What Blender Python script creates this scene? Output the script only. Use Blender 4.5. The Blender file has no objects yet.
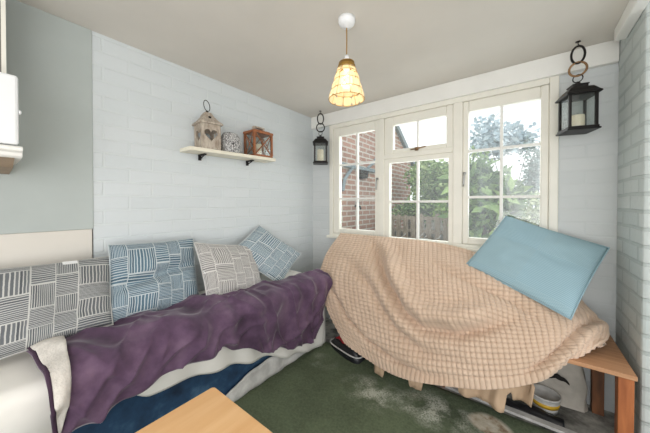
import bpy, math, random
from mathutils import Vector, Matrix, noise
random.seed(7)
C = bpy.context.scene.collection
PI = math.pi
# ------------------------------------------------------------------ camera geometry (metres; corner of the room = origin)
CX, CY, CZ, F, HOR, YAW = 1.80, -2.15, 1.18, 263.0, 203.0, math.radians(37.3)
def at(u, v, x=None, y=None, z=None):
    a = u - 325.0
    d = Vector((-math.sin(YAW)*F + math.cos(YAW)*a, math.cos(YAW)*F + math.sin(YAW)*a, HOR - v))
    if x is not None: t = (x-CX)/d.x
    elif y is not None: t = (y-CY)/d.y
    else: t = (z-CZ)/d.z
    return Vector((CX, CY, CZ)) + d*t
# ------------------------------------------------------------------ materials
def lin(c):
    return tuple(((x/255)/12.92 if x/255 <= .04045 else ((x/255+.055)/1.055)**2.4) for x in c) + (1,)
class NT:
    def __init__(s, name):
        s.m = bpy.data.materials.new(name); s.m.use_nodes = True
        s.t = s.m.node_tree; s.b = s.t.nodes['Principled BSDF']; s.out = s.t.nodes['Material Output']
    def n(s, typ, **kw):
        nd = s.t.nodes.new(typ)
        for k, v in kw.items():
            if hasattr(nd, k): setattr(nd, k, v)
        return nd
    def l(s, a, b): s.t.links.new(a, b)
    def setv(s, nd, **kw):
        for k, v in kw.items(): nd.inputs[k.replace('_', ' ')].default_value = v
    def math(s, op, a, b=None, c=None):
        nd = s.n('ShaderNodeMath', operation=op)
        for i, q in enumerate((a, b, c)):
            if q is None: continue
            if isinstance(q, (int, float)): nd.inputs[i].default_value = q
            else: s.l(q, nd.inputs[i])
        return nd.outputs[0]
    def mix(s, fac, a, b):
        nd = s.n('ShaderNodeMix', data_type='RGBA')
        for key, q in ((0, fac), (6, a), (7, b)):
            if isinstance(q, (int, float, tuple)): nd.inputs[key].default_value = q
            else: s.l(q, nd.inputs[key])
        return nd.outputs[2]
    def noise(s, scale, detail=4, vec=None, rough=.55):
        nd = s.n('ShaderNodeTexNoise'); s.setv(nd, Scale=scale, Detail=detail, Roughness=rough)
        if vec is not None: s.l(vec, nd.inputs['Vector'])
        return nd.outputs['Fac']
    def ramp(s, fac, stops):
        nd = s.n('ShaderNodeValToRGB'); e = nd.color_ramp.elements
        while len(e) < len(stops): e.new(.5)
        for q, (p, c) in zip(e, stops): q.position = p; q.color = c if len(c) == 4 else lin(c)
        s.l(fac, nd.inputs[0]); return nd.outputs[0]
    def obj(s):
        return s.n('ShaderNodeTexCoord').outputs['Object']
    def bump(s, h, strength=.3, dist=.01):
        nd = s.n('ShaderNodeBump'); s.setv(nd, Strength=strength, Distance=dist); s.l(h, nd.inputs['Height'])
        s.l(nd.outputs[0], s.b.inputs['Normal'])
def plain(name, c, rough=.6, metal=0, var=.08, scale=12, sheen=0, bump=0, bscale=80):
    k = NT(name); v = k.obj(); f = k.noise(scale, 5, v)
    a = tuple(max(0, x*(1-var)) for x in lin(c)[:3])+(1,); b = tuple(min(1, x*(1+var)) for x in lin(c)[:3])+(1,)
    k.l(k.ramp(f, [(.3, a), (.7, b)]), k.b.inputs['Base Color'])
    k.b.inputs['Roughness'].default_value = rough; k.b.inputs['Metallic'].default_value = metal
    if sheen:
        k.b.inputs['Sheen Weight'].default_value = sheen; k.b.inputs['Sheen Roughness'].default_value = .4
    if bump: k.bump(k.noise(bscale, 4, v), bump, .004)
    return k.m
def brickmat(name, axis, c1, c2, mortar, strength, dist, msize=.01, streaks=.0, cvar=.4):
    k = NT(name); sp = k.n('ShaderNodeSeparateXYZ'); k.l(k.obj(), sp.inputs[0])
    cb = k.n('ShaderNodeCombineXYZ'); k.l(sp.outputs['XYZ'.index(axis)], cb.inputs[0]); k.l(sp.outputs[2], cb.inputs[1])
    wob = k.n('ShaderNodeTexNoise'); k.setv(wob, Scale=7.0, Detail=3.0); k.l(cb.outputs[0], wob.inputs['Vector'])
    sc = k.n('ShaderNodeVectorMath', operation='MULTIPLY_ADD'); k.l(wob.outputs['Color'], sc.inputs[0])
    sc.inputs[1].default_value = (.012, .010, 0); k.l(cb.outputs[0], sc.inputs[2])
    br = k.n('ShaderNodeTexBrick'); k.l(sc.outputs[0], br.inputs['Vector'])
    k.setv(br, Scale=1.0, Mortar_Size=msize, Mortar_Smooth=.35, Bias=0.0, Brick_Width=.232, Row_Height=.0765)
    br.inputs['Color1'].default_value = lin(c1); br.inputs['Color2'].default_value = lin(c2); br.inputs['Mortar'].default_value = lin(mortar)
    n1 = k.noise(5, 5, k.obj()); col = k.mix(k.math('MULTIPLY', n1, cvar), br.outputs['Color'], lin(mortar))
    k.l(col, k.b.inputs['Base Color']); k.b.inputs['Roughness'].default_value = .7
    n2 = k.noise(45, 4, k.obj()); h = k.math('ADD', k.math('SUBTRACT', 1.0, br.outputs['Fac']), k.math('ADD', k.math('MULTIPLY', n2, .45), k.math('MULTIPLY', k.noise(14, 4, k.obj()), .7)))
    k.bump(h, strength, dist); return k.m
def glassmat(name, haze=.06, streaks=False):
    k = NT(name); t = k.t
    tr = k.n('ShaderNodeBsdfTransparent'); tr.inputs[0].default_value = (.96, .975, .97, 1)
    gl = k.n('ShaderNodeBsdfGlossy'); gl.inputs['Roughness'].default_value = .03
    df = k.n('ShaderNodeBsdfTranslucent'); df.inputs[0].default_value = (.85, .9, .92, 1)
    m1 = k.n('ShaderNodeMixShader'); m2 = k.n('ShaderNodeMixShader')
    if streaks:
        mp = k.n('ShaderNodeMapping'); mp.inputs['Scale'].default_value = (7, 1, .7); k.l(k.obj(), mp.inputs[0])
        f = k.noise(1.6, 3, mp.outputs[0]); k.l(k.math('MULTIPLY', k.math('POWER', f, 2.0), haze*4), m1.inputs[0])  # pale vertical streaks mixed in to paint reflections on the pane
    else: m1.inputs[0].default_value = haze
    k.l(tr.outputs[0], m1.inputs[1]); k.l(df.outputs[0], m1.inputs[2])
    m2.inputs[0].default_value = .05; k.l(m1.outputs[0], m2.inputs[1]); k.l(gl.outputs[0], m2.inputs[2])
    k.l(m2.outputs[0], k.out.inputs[0]); return k.m
def woodmat(name, c1, c2, scale=(1, 12, 12), rough=.45, band=6):
    k = NT(name); mp = k.n('ShaderNodeMapping'); mp.inputs['Scale'].default_value = scale; k.l(k.obj(), mp.inputs[0])
    f = k.noise(band, 6, mp.outputs[0], .6)
    k.l(k.ramp(f, [(.3, c1), (.7, c2)]), k.b.inputs['Base Color']); k.b.inputs['Roughness'].default_value = rough
    k.bump(f, .12, .003); return k.m
def weavemat(name, dark, mid, light, nx, ny, stripes):
    k = NT(name); uv = k.n('ShaderNodeTexCoord').outputs['UV']; sp = k.n('ShaderNodeSeparateXYZ'); k.l(uv, sp.inputs[0])
    x = k.math('MULTIPLY', sp.outputs[0], nx); y = k.math('MULTIPLY', sp.outputs[1], ny)
    # uneven column widths
    x = k.math('ADD', x, k.math('MULTIPLY', k.math('SINE', k.math('MULTIPLY', x, 2.1)), .22))
    cxn = k.math('FLOOR', x)
    y = k.math('ADD', y, k.math('MULTIPLY', cxn, .37))
    y = k.math('ADD', y, k.math('MULTIPLY', k.math('SINE', k.math('MULTIPLY', y, 1.7)), .2))
    cyn = k.math('FLOOR', y); fx = k.math('FRACT', x); fy = k.math('FRACT', y)
    p = k.math('MULTIPLY', k.math('FRACT', k.math('MULTIPLY', k.math('ADD', cxn, cyn), .5)), 2.0)
    p = k.math('GREATER_THAN', p, .5)
    s = k.math('ADD', k.math('MULTIPLY', fx, k.math('SUBTRACT', 1.0, p)), k.math('MULTIPLY', fy, p))
    wn = k.noise(9, 3, uv); s = k.math('MULTIPLY', s, stripes)
    st = k.math('FRACT', k.math('ADD', s, k.math('MULTIPLY', wn, .4)))
    tri = k.math('ABSOLUTE', k.math('SUBTRACT', st, .5))
    band = k.math('FRACT', k.math('MULTIPLY', k.math('SINE', k.math('MULTIPLY', k.math('FLOOR', k.math('ADD', s, k.math('MULTIPLY', wn, .4))), 12.9)), 43.7))
    lf = k.math('GREATER_THAN', tri, .335)
    edge = k.math('MINIMUM', k.math('MINIMUM', fx, k.math('SUBTRACT', 1.0, fx)), k.math('MINIMUM', fy, k.math('SUBTRACT', 1.0, fy)))
    ef = k.math('LESS_THAN', edge, .025)
    base = k.mix(band, lin(dark), lin(mid)); c = k.mix(k.math('MAXIMUM', lf, ef), base, lin(light))
    n3 = k.noise(60, 2, uv); c = k.mix(k.math('MULTIPLY', n3, .25), c, lin(mid))
    k.l(c, k.b.inputs['Base Color']); k.b.inputs['Roughness'].default_value = .9; k.b.inputs['Sheen Weight'].default_value = .15
    k.bump(k.noise(220, 2, uv), .15, .003); return k.m
M = {}
M['brick_left'] = brickmat('painted brick left', 'Y', (212, 217, 219), (207, 213, 215), (213, 219, 220), .53, .006, .006, cvar=.3)
M['brick_back'] = brickmat('painted brick back', 'X', (211, 214, 214), (204, 208, 208), (206, 210, 210), .32, .008, .006, cvar=.3)
M['brick_right'] = brickmat('painted brick right', 'Y', (204, 210, 208), (192, 200, 198), (182, 190, 188), .6, .012, .010, cvar=.3)
M['brick_red'] = brickmat('red garden brick', 'Y', (184, 132, 110), (156, 110, 92), (212, 202, 190), .5, .008, .013, cvar=.25)
M['plaster'] = plain('grey green plaster', (178, 185, 182), .7, var=.05, scale=3, bump=.12, bscale=14)
M['cream_wall'] = plain('cream painted dado', (214, 209, 200), .6, var=.03, scale=5)
M['ceiling'] = plain('textured ceiling', (216, 211, 203), .85, var=.04, scale=2.5, bump=.15, bscale=22)
M['white_paint'] = plain('white gloss paint', (238, 237, 232), .4, var=.03, scale=6)
M['frame'] = plain('cream window paint', (236, 233, 222), .4, var=.03, scale=8)
M['white'] = plain('white plastic', (236, 237, 238), .4, var=.02)
M['glass'] = glassmat('window glass', .02); M['glass_reflect'] = glassmat('window glass with painted reflections', .05, True)
M['lantern_glass'] = glassmat('lantern glass', .03)
M['black'] = plain('aged black metal', (30, 27, 26), .5, .4, .35, 20)
M['chain'] = plain('dark chain metal', (38, 35, 33), .45, .6)
M['brass'] = plain('dull brass', (150, 118, 84), .4, .7, .2)
M['candle'] = plain('cream wax', (238, 226, 200), .5, var=.03)
M['silver'] = plain('grey metal', (170, 170, 168), .3, .8)
M['sheet'] = plain('white cotton sheet', (240, 237, 230), .9, var=.05, scale=5, bump=.12, bscale=16)
M['lining'] = plain('cream sherpa lining', (222, 216, 208), .95, var=.1, scale=60, bump=.8, bscale=160)
M['tag'] = plain('white label', (240, 240, 240), .7, var=.01)
M['table'] = woodmat('beech veneer', (224, 172, 116), (236, 190, 136), (9, .9, 9), .38, 2.2)
M['ply'] = woodmat('plywood', (170, 122, 86), (196, 150, 112), (1.2, 14, 10), .6, 4)
M['post'] = woodmat('orange timber', (150, 84, 46), (184, 112, 66), (10, 10, 1.2), .6, 4)
M['post_dark'] = woodmat('stained timber', (92, 62, 44), (150, 98, 62), (8, 8, 1.5), .65, 3)
M['shelf'] = plain('cream painted shelf', (232, 226, 208), .5, var=.04, scale=15)
M['copper'] = woodmat('red brown wood', (118, 70, 42), (170, 106, 66), (10, 10, 4), .5, 5)
M['driftwood'] = woodmat('whitewashed brown wood', (140, 124, 108), (204, 194, 180), (12, 12, 4), .75, 4)
M['beige_cloth'] = plain('beige cotton', (196, 168, 140), .9, var=.06, scale=8, bump=.1, bscale=60)
M['black_plastic'] = plain('black plastic', (26, 27, 30), .3, var=.4, scale=9)
M['red'] = plain('red cloth', (170, 36, 44), .7, var=.2); M['grey_white'] = plain('scuffed white', (205, 204, 200), .6, var=.25, scale=14)
M['yellow'] = plain('mustard stripe', (206, 164, 44), .5)
M['weather'] = woodmat('weathered fence wood', (132, 120, 104), (184, 172, 152), (10, 10, 2), .8, 4)
M['bracket_paint'] = plain('grey blue paint', (140, 152, 156), .6, var=.12)
M['bark'] = plain('bark', (92, 78, 62), .9, var=.3)
M['soil'] = plain('garden soil', (96, 92, 78), .95, var=.35, scale=8, bump=.6, bscale=20)
def leafmat(name, a, b, c):
    k = NT(name); f = k.noise(6, 4, k.obj()); wn = k.n('ShaderNodeTexWhiteNoise'); 
    g = k.n('ShaderNodeNewGeometry'); k.l(g.outputs['Random Per Island'], wn.inputs['Vector'])
    k.l(k.ramp(k.math('ADD', k.math('MULTIPLY', f, .5), k.math('MULTIPLY', g.outputs['Random Per Island'], .5)), [(.25, a), (.5, b), (.75, c)]), k.b.inputs['Base Color'])
    k.b.inputs['Roughness'].default_value = .5; k.b.inputs['Subsurface Weight'].default_value = 0
    return k.m
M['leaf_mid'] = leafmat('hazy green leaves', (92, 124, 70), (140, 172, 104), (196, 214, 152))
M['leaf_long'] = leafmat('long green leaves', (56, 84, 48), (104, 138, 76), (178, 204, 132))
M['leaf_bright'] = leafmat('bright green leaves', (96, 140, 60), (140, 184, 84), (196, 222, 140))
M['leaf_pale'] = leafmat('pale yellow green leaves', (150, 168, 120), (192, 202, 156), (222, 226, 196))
M['leaf_bluegrey'] = leafmat('pale blue-grey leaves', (176, 196, 204), (198, 214, 222), (220, 232, 238))
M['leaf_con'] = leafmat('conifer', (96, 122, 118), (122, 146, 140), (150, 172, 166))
# carpet
k = NT('green carpet'); v = k.obj(); f = k.noise(2.2, 6, v); g = k.noise(90, 3, v); d = k.noise(3.4, 5, v)
base = k.ramp(k.math('ADD', k.math('MULTIPLY', f, .6), k.math('MULTIPLY', g, .4)), [(.32, (60, 70, 52)), (.62, (102, 114, 88))])
dust = k.math('MULTIPLY', k.ramp(d, [(.53, (0, 0, 0)), (.68, (255, 255, 255))]), .75)
dust = k.math('MULTIPLY', dust, k.ramp(g, [(.38, (20, 20, 20)), (.62, (255, 255, 255))]))
sp = k.n('ShaderNodeSeparateXYZ'); k.l(v, sp.inputs[0])
def spot(cx, cy, r):
    a = k.math('DIVIDE', k.math('SUBTRACT', sp.outputs[0], cx), r*1.5); c = k.math('DIVIDE', k.math('SUBTRACT', sp.outputs[1], cy), r)
    q = k.math('SQRT', k.math('ADD', k.math('MULTIPLY', a, a), k.math('MULTIPLY', c, c)))
    return k.math('MAXIMUM', 0.0, k.math('SUBTRACT', 1.0, q))
sm = k.math('ADD', spot(1.06, -.68, .16), k.math('ADD', spot(1.43, -.60, .17), k.math('MULTIPLY', spot(.60, -.62, .10), .5)))
sm = k.math('MULTIPLY', sm, 1.4)
dd = k.noise(7, 6, v); gr = k.ramp(k.noise(110, 3, v), [(.36, (0, 0, 0)), (.66, (255, 255, 255))])
dust = k.math('MINIMUM', .85, k.math('MULTIPLY', k.math('MULTIPLY', sm, k.math('ADD', .25, k.math('MULTIPLY', gr, 1.2))), k.ramp(dd, [(.4, (40, 40, 40)), (.6, (255, 255, 255))])))
stain = k.math('MINIMUM', 1.0, k.math('MULTIPLY', spot(1.66, -.53, .075), 4.0))
col = k.mix(dust, base, lin((196, 198, 184))); col = k.mix(k.math('MULTIPLY', stain, .9), col, k.ramp(k.noise(18, 4, v), [(.35, (140, 116, 92)), (.5, (196, 186, 166)), (.7, (214, 208, 196))]))
k.l(col, k.b.inputs['Base Color']); k.b.inputs['Roughness'].default_value = .95
k.bump(g, .5, .006); M['carpet'] = k.m
# bare dirty floor
k = NT('dirty concrete'); v = k.obj(); f = k.noise(4, 7, v, .65)
k.l(k.ramp(f, [(.35, (46, 46, 46)), (.47, (120, 119, 115)), (.62, (196, 195, 188))]), k.b.inputs['Base Color']); k.b.inputs['Roughness'].default_value = .85
k.bump(f, .4, .01); M['concrete'] = k.m
# waffle blanket
k = NT('beige waffle fleece'); v = k.obj(); f = k.noise(3, 4, v); at_ = k.n('ShaderNodeAttribute', attribute_name='cell')
c = k.ramp(f, [(.3, (206, 180, 157)), (.7, (221, 196, 174))])
c = k.mix(k.math('MULTIPLY', at_.outputs['Fac'], .38), c, lin((166, 136, 110)))  # grooves between cells tinted darker, their shade put into the colour
k.l(c, k.b.inputs['Base Color']); k.b.inputs['Roughness'].default_value = .95; k.b.inputs['Sheen Weight'].default_value = .25
k.bump(k.noise(150, 3, v), .25, .003); M['waffle'] = k.m
# velvets
def velvet(name, a, b, c, sc):
    k = NT(name); v = k.obj(); f = k.noise(sc, 5, v, .6)
    k.l(k.ramp(f, [(.3, a), (.5, b), (.72, c)]), k.b.inputs['Base Color']); k.b.inputs['Roughness'].default_value = .85
    k.b.inputs['Sheen Weight'].default_value = .35; k.b.inputs['Sheen Roughness'].default_value = .35
    k.bump(f, .15, .01); return k.m
M['purple'] = velvet('purple plush', (60, 42, 60), (86, 62, 86), (112, 88, 110), 7)
M['purple_edge'] = plain('dark purple binding', (58, 36, 56), .9)
M['blue_velvet'] = velvet('crushed blue velvet', (18, 40, 64), (36, 70, 102), (80, 116, 146), 6)
# blue ribbed cushion
k = NT('blue ribbed cotton'); uv = k.n('ShaderNodeTexCoord').outputs['UV']; sp = k.n('ShaderNodeSeparateXYZ'); k.l(uv, sp.inputs[0])
a = k.math('SINE', k.math('MULTIPLY', sp.outputs[1], 330.0)); b = k.math('SINE', k.math('MULTIPLY', sp.outputs[0], 330.0))
rib = k.math('MULTIPLY_ADD', k.math('MULTIPLY', a, b), .5, .5)
patch = k.math('GREATER_THAN', k.math('MULTIPLY', k.math('SINE', k.math('MULTIPLY', sp.outputs[0], 6.3)), k.math('SINE', k.math('ADD', k.math('MULTIPLY', sp.outputs[1], 6.3), .6))), 0)
c = k.mix(rib, lin((130, 160, 172)), lin((170, 197, 205))); c2 = k.mix(k.math('MULTIPLY_ADD', a, .5, .5), lin((138, 168, 180)), lin((162, 191, 201)))
k.l(k.mix(patch, c, c2), k.b.inputs['Base Color']); k.b.inputs['Roughness'].default_value = .9; k.bump(rib, .2, .003); M['blue_rib'] = k.m
# mosaic pot
k = NT('scratched black and white glaze'); vo = k.n('ShaderNodeTexNoise'); mp = k.n('ShaderNodeMapping'); mp.inputs['Scale'].default_value = (95, 95, 24); k.l(k.obj(), mp.inputs[0])
k.l(mp.outputs[0], vo.inputs['Vector']); k.setv(vo, Scale=1.6, Detail=4.0, Distortion=2.5)
k.l(k.ramp(vo.outputs['Fac'], [(.42, (46, 44, 46)), (.5, (150, 148, 148)), (.56, (226, 225, 223))]), k.b.inputs['Base Color']); k.b.inputs['Roughness'].default_value = .5; M['mosaic'] = k.m
# capiz shell
k = NT('capiz shell'); tr = k.n('ShaderNodeBsdfTranslucent'); tr.inputs[0].default_value = lin((255, 244, 218)); df = k.n('ShaderNodeBsdfDiffuse'); f = k.noise(30, 4, k.obj())
k.l(k.ramp(f, [(.35, (196, 172, 132)), (.65, (226, 212, 182))]), df.inputs[0]); mx = k.n('ShaderNodeMixShader'); mx.inputs[0].default_value = .5
k.l(df.outputs[0], mx.inputs[1]); k.l(tr.outputs[0], mx.inputs[2]); tp_ = k.n('ShaderNodeBsdfTransparent'); m3 = k.n('ShaderNodeMixShader'); m3.inputs[0].default_value = .3; k.l(mx.outputs[0], m3.inputs[1]); k.l(tp_.outputs[0], m3.inputs[2]); k.l(m3.outputs[0], k.out.inputs[0]); M['capiz'] = k.m
M['gold'] = plain('antique gold wire', (168, 132, 66), .4, .6)
k = NT('glowing bulb'); k.b.inputs['Emission Color'].default_value = (1, .86, .62, 1); k.b.inputs['Emission Strength'].default_value = 7
k.b.inputs['Base Color'].default_value = (1, .95, .85, 1); M['bulb'] = k.m
M['w_grey'] = weavemat('charcoal line weave', (78, 82, 87), (112, 115, 118), (200, 200, 195), 5.2, 4.0, 12)
M['w_blue'] = weavemat('blue line weave', (56, 84, 102), (98, 126, 142), (200, 207, 208), 5.0, 3.8, 11)
M['w_taupe'] = weavemat('taupe line weave', (118, 116, 116), (158, 155, 152), (222, 219, 214), 5.0, 3.8, 11)
M['w_teal'] = weavemat('dusty blue line weave', (74, 98, 114), (122, 146, 158), (214, 219, 219), 4.4, 3.8, 10)
# ------------------------------------------------------------------ mesh builder
class MB:
    def __init__(s): s.v = []; s.f = []; s.uv = None
    def add(s, vs, fs):
        o = len(s.v); s.v += [tuple(p) for p in vs]; s.f += [tuple(i+o for i in f) for f in fs]; return s
    def box(s, x0, x1, y0, y1, z0, z1, mat=None):
        vs = [Vector((x, y, z)) for z in (z0, z1) for y in (y0, y1) for x in (x0, x1)]
        if mat is not None: vs = [mat @ p for p in vs]
        return s.add(vs, [(0,2,3,1), (4,5,7,6), (0,1,5,4), (2,6,7,3), (0,4,6,2), (1,3,7,5)])
    def prism(s, poly, d):          # poly: list of Vectors (planar), d: extrusion Vector
        n = len(poly); vs = [Vector(p) for p in poly] + [Vector(p)+d for p in poly]
        return s.add(vs, [tuple(range(n))[::-1], tuple(range(n, 2*n))] + [(i, (i+1) % n, n+(i+1) % n, n+i) for i in range(n)])
    def tube(s, pts, r, n=8, closed=False, taper=None):
        pts = [Vector(p) for p in pts]; m = len(pts); rings = []; up = Vector((0, 0, 1)); prev = None
        for i, p in enumerate(pts):
            a = pts[(i-1) % m] if (closed or i > 0) else p; b = pts[(i+1) % m] if (closed or i < m-1) else p
            d = (b-a).normalized()
            if prev is None:
                q = d.cross(up if abs(d.z) < .9 else Vector((1, 0, 0))).normalized()
            else: q = (prev - d*prev.dot(d)).normalized()
            prev = q; w = d.cross(q); rr = r if taper is None else taper[i]
            rings.append([p + (q*math.cos(2*PI*k/n) + w*math.sin(2*PI*k/n))*rr for k in range(n)])
        vs = [p for rg in rings for p in rg]; fs = []
        for i in range(m if closed else m-1):
            j = (i+1) % m
            for k in range(n): fs.append((i*n+k, i*n+(k+1) % n, j*n+(k+1) % n, j*n+k))
        if not closed: fs += [tuple(range(n))[::-1], tuple(range((m-1)*n, m*n))]
        return s.add(vs, fs)
    def ring(s, c, R, r, ax1, ax2, n=20, m=6):
        c = Vector(c); return s.tube([c + Vector(ax1)*R*math.cos(2*PI*i/n) + Vector(ax2)*R*math.sin(2*PI*i/n) for i in range(n)], r, m, True)
    def lathe(s, prof, c=(0, 0, 0), n=24, cap=True, sx=1, sy=1):
        c = Vector(c); vs = [c + Vector((r*math.cos(2*PI*k/n)*sx, r*math.sin(2*PI*k/n)*sy, z)) for r, z in prof for k in range(n)]
        fs = [(i*n+k, i*n+(k+1) % n, (i+1)*n+(k+1) % n, (i+1)*n+k) for i in range(len(prof)-1) for k in range(n)]
        if cap: fs += [tuple(range(n))[::-1], tuple(range((len(prof)-1)*n, len(prof)*n))]
        return s.add(vs, fs)
    def grid(s, rows, wrap=False):
        n = len(rows[0]); m = len(rows); vs = [p for r in rows for p in r]
        return s.add(vs, [(i*n+j, i*n+j+1, (i+1)*n+j+1, (i+1)*n+j) for i in range(m-1) for j in range(n-1)])
    def build(s, name, mat, parent=None, smooth=False, bevel=0, solid=0, origin=None, subsurf=0):
        me = bpy.data.meshes.new(name); vs = s.v
        if origin is not None:
            o0 = Vector(origin); vs = [tuple(Vector(p)-o0) for p in vs]
        me.from_pydata(vs, [], s.f); me.update()
        if smooth:
            for p in me.polygons: p.use_smooth = True
        me.materials.append(M[mat] if isinstance(mat, str) else mat)
        o = bpy.data.objects.new(name, me); C.objects.link(o)
        if origin is not None: o.location = origin
        if parent is not None: o.parent = parent
        if solid:
            md = o.modifiers.new('Solidify', 'SOLIDIFY'); md.thickness = solid; md.offset = -1
        if bevel:
            md = o.modifiers.new('Bevel', 'BEVEL'); md.width = bevel; md.segments = 2; md.limit_method = 'ANGLE'
        return o
def tag(o, label=None, cat=None, group=None, kind=None):
    if label: o['label'] = label
    if cat: o['category'] = cat
    if group: o['group'] = group
    if kind: o['kind'] = kind
    return o
def empty(name, loc, rz=0, label=None, cat=None, group=None, kind=None):
    o = bpy.data.objects.new(name, None); C.objects.link(o); o.location = loc; o.rotation_euler = (0, 0, rz); o.empty_display_size = .05
    return tag(o, label, cat, group, kind)
def copy_tree(o, parent=None):
    c = o.copy(); C.objects.link(c)
    if parent is not None: c.parent = parent
    for ch in [q for q in bpy.data.objects if q.parent == o]: copy_tree(ch, c)
    return c
def nz(p, s=1.0, seed=0): return noise.noise(Vector(p)*s + Vector((seed*7.3, seed*3.1, seed*1.7)))
def lerp(a, b, t): return a + (b-a)*t
def interp(x, pts):
    if x <= pts[0][0]: return pts[0][1]
    for (x0, y0), (x1, y1) in zip(pts, pts[1:]):
        if x <= x1:
            t = (x-x0)/(x1-x0); t = t*t*(3-2*t)*.5 + t*.5; return lerp(y0, y1, t)
    return pts[-1][1]
# ------------------------------------------------------------------ room shell
W, H = 2.205, 2.077
WX0, WX1, WZ0, WZ1 = .225, 1.96, .845, 1.958          # window opening
def struct(o): return tag(o, kind='structure')
b = MB(); b.box(-.12, 0, -1.79, 0, 0, H); struct(b.build('wall_left', 'brick_left'))
b = MB(); b.box(-.12, .006, -3.4, -1.79, 1.045, H); struct(b.build('wall_near_left', 'plaster', bevel=.003))
b = MB(); b.box(-.12, .004, -3.4, -1.795, 0, 1.045); struct(b.build('wall_dado', 'cream_wall', bevel=.004))
b = MB()
b.box(-.12, WX0, 0, .12, 0, H); b.box(WX1, W+.12, 0, .12, 0, H); b.box(WX0, WX1, 0, .12, 0, WZ0); b.box(WX0, WX1, 0, .12, WZ1, H)
struct(b.build('wall_back', 'brick_back'))
b = MB(); b.box(W, W+.5, -.415, 0, 0, H); struct(b.build('wall_right', 'brick_right', bevel=.012))
b = MB(); b.box(-.12, 3.4, -3.4, .12, H, H+.1); struct(b.build('ceiling', 'ceiling'))
b = MB(); b.box(-.12, 3.4, -3.4, .12, -.1, 0); struct(b.build('floor', 'concrete'))
b = MB(); b.box(.004, W-.002, -.035, 0, 1.955, H); struct(b.build('trim_1', 'white_paint', bevel=.004))
p = at(625, 39.7, x=W)
b = MB(); b.prism([Vector((W-.045, p.y, H)), Vector((W-.045, p.y, p.z)), Vector((W-.045, -3.0, p.z-.02)), Vector((W-.045, -3.0, H))], Vector((.043, 0, 0)))
struct(b.build('trim_2', 'white_paint', bevel=.003))
# ------------------------------------------------------------------ window
win = empty('window_1', (WX0, 0, WZ0), kind='structure')
inv = Matrix.Translation(-Vector((WX0, 0, WZ0)))
def wbox(b, x0, x1, y0, y1, z0, z1): b.box(x0, x1, y0, y1, z0, z1, inv)
fr = MB(); Y0, Y1 = -.012, .07
wbox(fr, WX0, WX0+.045, Y0, Y1, WZ0, WZ1); wbox(fr, WX1-.045, WX1, Y0, Y1, WZ0, WZ1)
wbox(fr, WX0+.045, WX1-.045, Y0, Y1, WZ1-.04, WZ1); wbox(fr, WX0+.045, WX1-.045, Y0, Y1, WZ0, WZ0+.035)
XM1, XM2 = .79, 1.40                      # mullion centres
for xm, hw in ((XM1, .026), (XM2, .032)): wbox(fr, xm-hw, xm+hw, Y0, Y1, WZ0+.035, WZ1-.04)
wbox(fr, XM1+.026, XM2-.032, Y0, Y1, 1.56, 1.60)
fo = fr.build('frame', 'frame', win, bevel=.005)
sl = MB(); wbox(sl, WX0-.01, WX1+.01, -.05, 0, WZ0-.012, WZ0+.014); sl.build('sill', 'frame', win, bevel=.006)
def casement(x0, x1, z0, z1, gx0, gx1, gz0, gz1, vbars, hbars, glass, handle):
    c = MB(); y0, y1 = .0, .05
    wbox(c, x0, gx0, y0, y1, z0, z1); wbox(c, gx1, x1, y0, y1, z0, z1)
    wbox(c, gx0, gx1, y0, y1, z0, gz0); wbox(c, gx0, gx1, y0, y1, gz1, z1)
    o = c.build('casement', 'frame', win, bevel=.007)
    g = MB(); wbox(g, gx0-.004, gx1+.004, .024, .027, gz0-.004, gz1+.004); g.build('pane', glass, o)
    k = MB()
    for x in vbars: wbox(k, x-.009, x+.009, .012, .04, gz0, gz1)
    xs = [gx0] + list(vbars) + [gx1]
    for z in hbars:
        for xa, xb in zip(xs, xs[1:]):
            wbox(k, xa + (.009 if xa != gx0 else 0), xb - (.009 if xb != gx1 else 0), .012, .04, z-.009, z+.009)
    k.build('glazing_bar', 'white_paint', o, bevel=.003)
    if handle:
        hx, hz, kind = handle; h = MB()
        q = lambda x, y, z: inv @ Vector((x, y, z))
        if kind == 'v':
            h.tube([q(hx, -.002, hz+.03), q(hx, -.016, hz+.028), q(hx, -.02, hz), q(hx-.004, -.018, hz-.05), q(hx-.006, -.016, hz-.07)], .006, 8)
            h.lathe([(.011, -.002), (.011, .014)], q(hx, -.006, hz+.02), 12)
        else:
            h.tube([q(hx-.05, -.008, hz), q(hx, -.014, hz+.003), q(hx+.07, -.01, hz+.012)], .005, 8)
            h.box(-.012, .012, -.02, 0, -.012, .012, Matrix.Translation(q(hx, 0, hz)))
        ho = h.build('handle', 'brass' if kind == 'h' else 'silver', o, smooth=True)
    return o
casement(WX0+.045, XM1-.026, WZ0+.035, WZ1-.04, .338, .724, .928, 1.838, [.531], [1.222, 1.553], 'glass', (.75, 1.37, 'v'))
casement(XM1+.026, XM2-.032, WZ0+.035, 1.56, .862, 1.336, .885, 1.524, [1.10], [1.192], 'glass', None)
casement(XM1+.026, XM2-.032, 1.60, WZ1-.04, .895, 1.318, 1.636, 1.846, [1.10], [], 'glass', (1.10, 1.617, 'h'))
casement(XM2+.032, WX1-.045, WZ0+.035, WZ1-.04, 1.469, 1.873, .929, 1.842, [1.668], [1.222, 1.557], 'glass_reflect', (1.445, 1.37, 'v'))
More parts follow.
